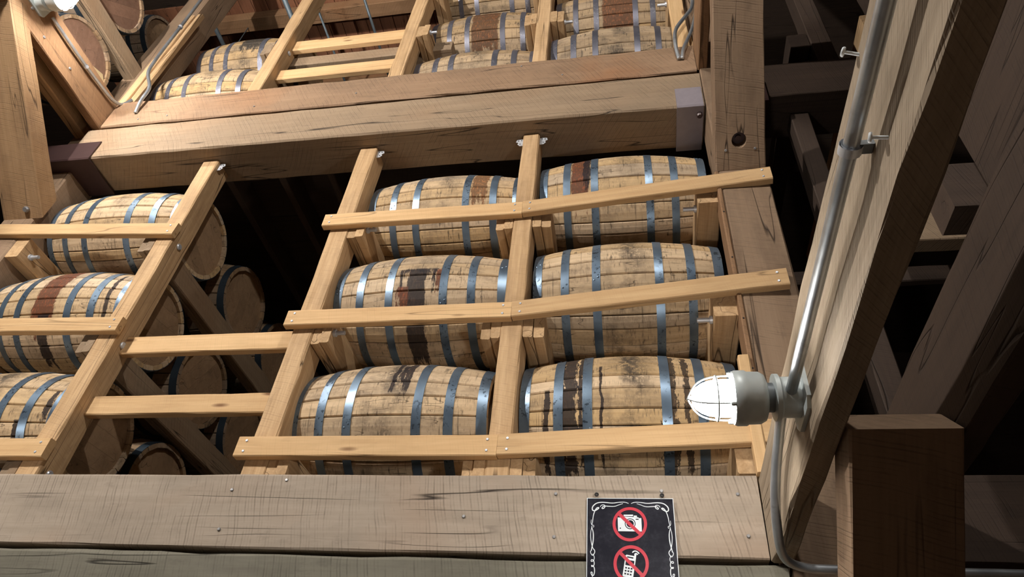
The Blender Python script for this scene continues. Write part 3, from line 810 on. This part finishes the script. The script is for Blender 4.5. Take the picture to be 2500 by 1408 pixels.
tag(c, 'thin conduit along the upper left plank beam below the lamp', 'conduit')
strap((-3.57, 1.95, 5.574), (0, 1, .02), M['galv'], c, 0.016)
c = tube('conduit', [(-3.553, 2.26, 7.4), (-3.553, 2.26, 7.182), (-3.536, 2.26, 6.758), (-3.529, 2.26, 6.362), (-3.514, 2.26, 6.074), (-3.484, 2.26, 5.971), (-3.386, 2.26, 5.809), (-3.361, 2.26, 5.729), (-3.364, 2.26, 5.619), (-3.37, 2.275, 5.56), (-3.37, 2.29, 5.50)], 0.0125, M['conduit'], rounds=2)
tag(c, 'galvanised conduit with an offset bend on the upper left column', 'conduit')
strap((-3.535, 2.26, 6.70), (0, 0, 1), M['galv'], c, 0.018)
c = tube('conduit', [(0.51, 2.25, 6.50), (0.494, 2.25, 6.18), (0.481, 2.25, 6.056), (0.451, 2.25, 5.99), (0.375, 2.25, 5.845), (0.351, 2.25, 5.771), (0.341, 2.25, 5.67), (0.345, 2.27, 5.58), (0.355, 2.285, 5.50)], 0.012, M['conduit'])
tag(c, 'bent conduit at upper right, the nearer and brighter of the pair', 'conduit')
c = tube('conduit', [(0.53, 2.272, 6.50), (0.522, 2.272, 6.153), (0.500, 2.272, 5.988), (0.455, 2.272, 5.794), (0.412, 2.272, 5.664), (0.385, 2.275, 5.58), (0.375, 2.285, 5.50)], 0.012, M['conduit'])
tag(c, 'smoothly curved conduit at upper right, behind the brighter bent one', 'conduit')

def jar_lamp(loc, sx, strength, label, k=1.0):
    """vapour-tight jar light whose axis points along X (sx = +1/-1) from a box on the beam's side"""
    r = empty('jar_lamp', loc); tag(r, label, 'lamp')
    A = Matrix.Translation(loc) @ (Matrix.Identity(4) if sx > 0 else Matrix.Rotation(PI, 4, 'Z')) @ Matrix.Scale(0.87, 4)
    L = lambda nm, prof, n, m: lathe(nm, prof, n, m, r, A)
    # axis coordinate: 0 at the beam, growing to the glass
    bx = timber_mesh(0.012, 0.175 * k, 0.15 * k, 0.025, 0); b = link('back_plate', bx, M['cast']); b.matrix_basis = A @ Matrix.Translation((0.006, 0, 0)); attach(b, r)
    L('junction_box', [(0.010, 0.058 * k), (0.06, 0.058 * k), (0.066, 0.067 * k), (0.078, 0.067 * k), (0.080, 0.046 * k)], 24, M['cast'])
    L('neck', [(0.078, 0.042 * k), (0.105, 0.042 * k)], 20, M['cast_dark'])
    L('body', [(0.098, 0.050 * k), (0.104, 0.066 * k), (0.118, 0.074 * k), (0.150, 0.075 * k), (0.156, 0.079 * k), (0.182, 0.079 * k), (0.190, 0.075 * k), (0.190, 0.056 * k)], 30, M['cast'])
    gp = [(0.186, 0.055 * k), (0.232, 0.054 * k), (0.258, 0.050 * k), (0.278, 0.042 * k), (0.293, 0.031 * k), (0.302, 0.018 * k), (0.305, 0.004 * k)]
    L('globe', gp, 20, emis('glowing_globe', strength))
    # cage: four ribs and a ring
    for i in range(4):
        t = PI / 4 + i * PI / 2
        pts = [(x, (rr + 0.010) * math.cos(t), (rr + 0.010) * math.sin(t)) for x, rr in gp[:-1]] + [(0.316, 0, 0)]
        g = tube('cage_rib', pts, 0.0028, M['cast'], None, 6, 1)
        g.matrix_basis = A @ g.matrix_basis; attach(g, r)
        s = stud('cage_screw', A @ Vector((0.192, 0.068 * k * math.cos(t), 0.068 * k * math.sin(t))), A.to_3x3() @ Vector((1, 0, 0)), 0.007, 0.010, M['cast'], r)
    ring = [(0.235, 0.065 * k * math.cos(a), 0.065 * k * math.sin(a)) for a in [2 * PI * i / 24 for i in range(25)]]
    g = tube('cage_ring', ring, 0.0026, M['cast'], None, 6, 0); g.matrix_basis = A @ g.matrix_basis; attach(g, r)
    return r
jar_lamp((0.404, 1.515, 2.572), -1, LAMP_LOWER_RIGHT, 'caged jar lamp glowing white on the right plank beam')
jar_lamp((-3.599, 1.50, 5.575), 1, LAMP_UPPER_LEFT, 'caged jar lamp glowing at the top left corner')
# unseen lamps outside the picture, placed to light the rack
jar_lamp((-3.599, 1.30, 2.60), 1, LAMP_LOWER_LEFT, 'caged jar lamp of the lower aisle on the left, outside the picture')
jar_lamp((-3.599, -1.25, 5.575), 1, LAMP_AISLE, 'caged jar lamp on the upper left plank beam, above the viewer and outside the picture')
jar_lamp((0.450, -1.0, 5.575), -1, LAMP_AISLE * 0.32, 'unseen added jar lamp on the upper right plank beam, filling the right-facing sides')  # added unseen lamp, brightens the sides that face right
pl = xbox('aisle_plank', -3.665, -3.60, -1.4, 2.385, 2.458, 2.75, M['beam_tan'], axis='Y'); tag(pl, 'plank beam of the lower aisle on the left, outside the picture', 'beam')

# sprinkler pipes under the deck
for (x, y0, y1, z, rad, lab) in ((-4.07, 2.66, 3.5, 8.0, 0.022, 'sprinkler pipe with a pale coupling at the top left'), (-3.22, 2.5, 5.0, 8.0, 0.026, 'thick sprinkler pipe under the deck beside the second upper post'),
                                 (-2.99, 2.7, 5.0, 8.15, 0.012, 'thin sprinkler pipe under the red deck, left one'), (-2.46, 2.6, 5.0, 8.1, 0.014, 'thin sprinkler pipe under the red deck, right one')):
    o = tube('sprinkler_pipe', [(x, y0, z), (x, y1, z)], rad, M['pipe'], rounds=0); tag(o, lab, 'pipe')
    tube('hanger_rod', [(x, y1 - .3, z), (x, y1 - .3, 8.775)], 0.005, M['pipe'], o, 6, 0)
    if x < -4:
        lathe('coupling', [(-0.06, 0.03), (-0.05, 0.04), (0.0, 0.042), (0.01, 0.034), (0.05, 0.034)], 16, M['cast'], o, M_dir((x, y0 + .03, z), (0, 1, 0)))

# ------------------------------------------------------------------ dim things behind: joists in the gap, the dark right-hand bay; dark timber carries the shade
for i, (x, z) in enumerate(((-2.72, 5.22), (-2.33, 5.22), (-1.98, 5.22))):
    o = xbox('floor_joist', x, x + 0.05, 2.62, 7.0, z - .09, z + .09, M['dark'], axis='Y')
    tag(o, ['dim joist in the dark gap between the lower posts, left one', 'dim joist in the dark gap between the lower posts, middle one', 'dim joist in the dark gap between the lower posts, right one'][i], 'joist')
dk = xbox('deck', -3.66, 0.45, 2.60, 8.0, 5.315, 5.352, M['dark'], jit=0); tag(dk, 'added dark sheet above the lower rack, keeping the gap dark from below', 'floor')  # added dark sheet closes the view upward so the gap stays dark
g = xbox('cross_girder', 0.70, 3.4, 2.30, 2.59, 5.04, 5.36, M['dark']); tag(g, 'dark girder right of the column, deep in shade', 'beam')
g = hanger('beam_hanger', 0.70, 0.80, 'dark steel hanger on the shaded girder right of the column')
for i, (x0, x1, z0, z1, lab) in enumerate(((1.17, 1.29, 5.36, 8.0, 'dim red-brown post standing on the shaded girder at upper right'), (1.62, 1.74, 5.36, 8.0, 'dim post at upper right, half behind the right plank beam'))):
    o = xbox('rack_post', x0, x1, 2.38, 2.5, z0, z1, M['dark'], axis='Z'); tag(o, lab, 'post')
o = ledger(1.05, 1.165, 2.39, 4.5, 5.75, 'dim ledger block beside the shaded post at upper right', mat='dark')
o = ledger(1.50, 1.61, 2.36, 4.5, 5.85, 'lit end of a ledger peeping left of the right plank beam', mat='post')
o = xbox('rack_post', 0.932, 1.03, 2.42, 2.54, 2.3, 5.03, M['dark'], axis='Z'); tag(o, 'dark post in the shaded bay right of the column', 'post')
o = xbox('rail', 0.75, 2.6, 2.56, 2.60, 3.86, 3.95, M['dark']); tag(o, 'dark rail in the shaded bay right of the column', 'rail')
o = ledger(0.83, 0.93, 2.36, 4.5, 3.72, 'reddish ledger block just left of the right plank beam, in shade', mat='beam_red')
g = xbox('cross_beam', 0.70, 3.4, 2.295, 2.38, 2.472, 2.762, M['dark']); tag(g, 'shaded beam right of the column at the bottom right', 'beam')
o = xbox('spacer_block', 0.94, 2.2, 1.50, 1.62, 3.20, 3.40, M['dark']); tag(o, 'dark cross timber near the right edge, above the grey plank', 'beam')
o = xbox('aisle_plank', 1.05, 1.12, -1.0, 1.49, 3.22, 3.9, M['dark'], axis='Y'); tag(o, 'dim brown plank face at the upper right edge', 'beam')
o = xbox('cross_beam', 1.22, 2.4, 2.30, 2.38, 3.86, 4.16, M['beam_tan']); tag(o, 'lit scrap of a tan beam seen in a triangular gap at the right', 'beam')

# ------------------------------------------------------------------ the sign
sg = empty('prohibition_sign', (-0.182, F - 0.012, 2.668))
tag(sg, 'black sign with red no-camera and no-phone symbols hanging on the grey beam', 'sign')
SW, SH = 0.295, 0.46
def sp(u, v):                                   # drawing units -> metres on the sign
    return (SW * (u - 505) / (1310 + (v - 215) * 0.084), -(v - 215) * 0.000227)
def sheet(name, polys, mat, lay, t=0.0003):
    """flat print: polygons in drawing units, on layer 'lay' in front of the panel"""
    y = -0.0012 - lay * 0.0004
    v, f = [], []
    for i, poly in enumerate(polys):
        b = len(v); P = [sp(*q) for q in poly]
        yy = y - (i % 29) * 0.000008
        v += [(x, yy, z) for x, z in P]; f.append(tuple(range(b, b + len(P))))
    me = mesh(name, v, f)
    bm = bmesh.new(); bm.from_mesh(me)
    bmesh.ops.recalc_face_normals(bm, faces=bm.faces)
    for fc in bm.faces:
        if fc.normal.y > 0: fc.normal_flip()
    bm.to_mesh(me); bm.free()
    o = link(name, me, mat); o.parent = sg
    return o
def plate(name, x0, x1, z0, z1, y0, y1, mat):
    o = link(name, timber_mesh(x1 - x0, y1 - y0, z1 - z0, 0.0004, 0, 2), mat); o.parent = sg
    o.location = ((x0 + x1) / 2, (y0 + y1) / 2, (z0 + z1) / 2); return o
plate('panel', 0, SW, -SH, 0, -0.0008, 0.003, M['sign_white'])
plate('black_face', 0.0022, SW - 0.0022, -SH + 0.0022, -0.0022, -0.0011, -0.0004, M['sign_black'])
def ribbon(pts, w0, w1=None):
    """tapered stroke -> quads"""
    P = smooth_path([(u, v, 0) for u, v in pts], 2); n = len(P); out = []
    w1 = w0 if w1 is None else w1
    L, R = [], []
    for i, p in enumerate(P):
        d = (P[min(i + 1, n - 1)] - P[max(i - 1, 0)]); d.normalize()
        t = i / (n - 1); w = (w0 + (w1 - w0) * math.sin(PI * t)) / 2
        s = Vector((-d.y, d.x, 0)) * w
        L.append((p + s)[:2]); R.append((p - s)[:2])
    for i in range(n - 1): out.append([L[i], L[i + 1], R[i + 1], R[i]])
    return out
def circ(cx, cy, r0, r1, n=40):
    out = []
    for i in range(n):
        a, b = 2 * PI * i / n, 2 * PI * (i + 1) / n
        q = [(cx + r1 * math.cos(a), cy + r1 * math.sin(a)), (cx + r1 * math.cos(b), cy + r1 * math.sin(b))]
        if r0 > 0: q += [(cx + r0 * math.cos(b), cy + r0 * math.sin(b)), (cx + r0 * math.cos(a), cy + r0 * math.sin(a))]
        else: q += [(cx, cy)]
        out.append(q)
    return out
scroll = {k: [] for k in ('tl', 'tr', 'bl', 'br')}
left = [
    ([(1145, 303), (1090, 280), (990, 285), (900, 303), (760, 285), (660, 295), (600, 345), (585, 390), (600, 425), (640, 420), (690, 385), (690, 370), (660, 375), (630, 420), (605, 500), (595, 600), (585, 650)], 8, 16),
    ([(1060, 305), (1000, 325), (930, 355), (830, 350), (770, 345), (735, 375), (745, 392), (775, 380), (790, 345), (765, 325), (725, 335), (712, 362)], 7, 13),
    ([(575, 565), (570, 620), (590, 650), (615, 650), (615, 680), (600, 680)], 6, 9),
    ([(590, 660), (565, 760), (570, 880), (600, 1000), (630, 1020), (635, 1060), (600, 1110), (570, 1070), (565, 1040), (590, 1020)], 7, 12),
    ([(580, 670), (610, 760), (610, 880), (590, 980), (575, 1040)], 7, 15),
    ([(600, 1080), (630, 1120), (620, 1180), (575, 1195), (580, 1160), (620, 1170), (630, 1240), (590, 1270), (580, 1240), (625, 1260), (635, 1330), (620, 1390), (590, 1390), (570, 1340), (600, 1340), (600, 1400), (590, 1480), (610, 1560)], 8, 13),
]
for pts, w0, w1 in left:
    scroll['tl'] += ribbon(pts, w0, w1)
    scroll['tr'] += ribbon([(2322 - u + (v - 215) * 0.084, v) for u, v in pts], w0, w1)
# the lower corners repeat the upper scroll upside down
for pts, w0, w1 in left[:2]:
    for key, q in (('bl', lambda u, v: (u, 2460 - v)), ('br', lambda u, v: (2322 - u + (2460 - v - 215) * 0.084, 2460 - v))):
        scroll[key] += ribbon([q(u, v) for u, v in pts], w0, w1)
for k in scroll: sheet('border_scroll', scroll[k], M['sign_white'], 1)
# no photographs
cam_s = [[(980, 525), (1085, 525), (1085, 735), (990, 735)], [(1085, 510), (1300, 520), (1300, 735), (1085, 735)], [(1300, 530), (1340, 530), (1352, 735), (1300, 735)],
         [(1070, 480), (1215, 478), (1215, 503), (1075, 503)], [(1225, 492), (1272, 492), (1276, 515), (1225, 515)]]
sheet('camera_symbol', cam_s, M['sign_white'], 1)
sheet('camera_lens', circ(1172, 620, 70, 82) + circ(1172, 620, 0, 55) + [[(1255, 543), (1300, 543), (1300, 557), (1255, 557)]] + circ(1023, 690, 0, 10, 10), M['sign_black'], 2)
def slash(cx, cy, R, w):
    a = math.radians(43); d = Vector((math.cos(a), math.sin(a))); n = Vector((-d.y, d.x)) * w / 2; c = Vector((cx, cy)); r = R - 18
    return [[tuple(c - d * r + n), tuple(c + d * r + n), tuple(c + d * r - n), tuple(c - d * r - n)]]
sheet('prohibition_ring', circ(1166, 625, 217, 262, 56) + slash(1166, 625, 240, 50), M['sign_red'], 3)
# no phones
def rot(poly, a, c):
    ca, sa = math.cos(a), math.sin(a)
    return [(c[0] + (u - c[0]) * ca - (v - c[1]) * sa, c[1] + (u - c[0]) * sa + (v - c[1]) * ca) for u, v in poly]
PC = (1170, 1245); PA = math.radians(9)
body = [[(1095, 1090), (1230, 1090), (1245, 1105), (1245, 1390), (1230, 1405), (1095, 1405), (1082, 1390), (1082, 1105)], [(1213, 1060), (1243, 1060), (1243, 1110), (1213, 1110)]]
wv = ribbon([(1240, 1078), (1262, 1056), (1290, 1078)], 16) + ribbon([(1208, 1048), (1235, 1025), (1275, 1028), (1312, 1062)], 17)
sheet('phone_symbol', [rot(p, PA, PC) for p in body] + wv, M['sign_white'], 1)
keys = [[(1105 + i * 42, 1265 + j * 42), (1132 + i * 42, 1265 + j * 42), (1132 + i * 42, 1287 + j * 42), (1105 + i * 42, 1287 + j * 42)] for i in range(3) for j in range(3)]
sheet('phone_keys', [rot(p, PA, PC) for p in keys + [[(1100, 1160), (1228, 1160), (1228, 1238), (1100, 1238)], [(1110, 1112), (1205, 1112), (1205, 1130), (1110, 1130)]]], M['sign_black'], 2)
sheet('prohibition_ring', circ(1190, 1212, 220, 268, 56) + slash(1190, 1212, 244, 50), M['sign_red'], 3)
for u, v in ((655, 178), (1648, 185)):
    x, z = sp(u, v)
    tube('hook', [(x + .0055 * math.cos(t * PI / 6), -.004, z + .003 + .0055 * math.sin(t * PI / 6)) for t in range(13)], 0.0024, M['black'], None, 6, 0).parent = sg
    o = stud('nail', Vector(sg.location) + Vector((x, 0.008, z + .008)), (0, -1, 0), 0.006, 0.010, M['nail'], sg)
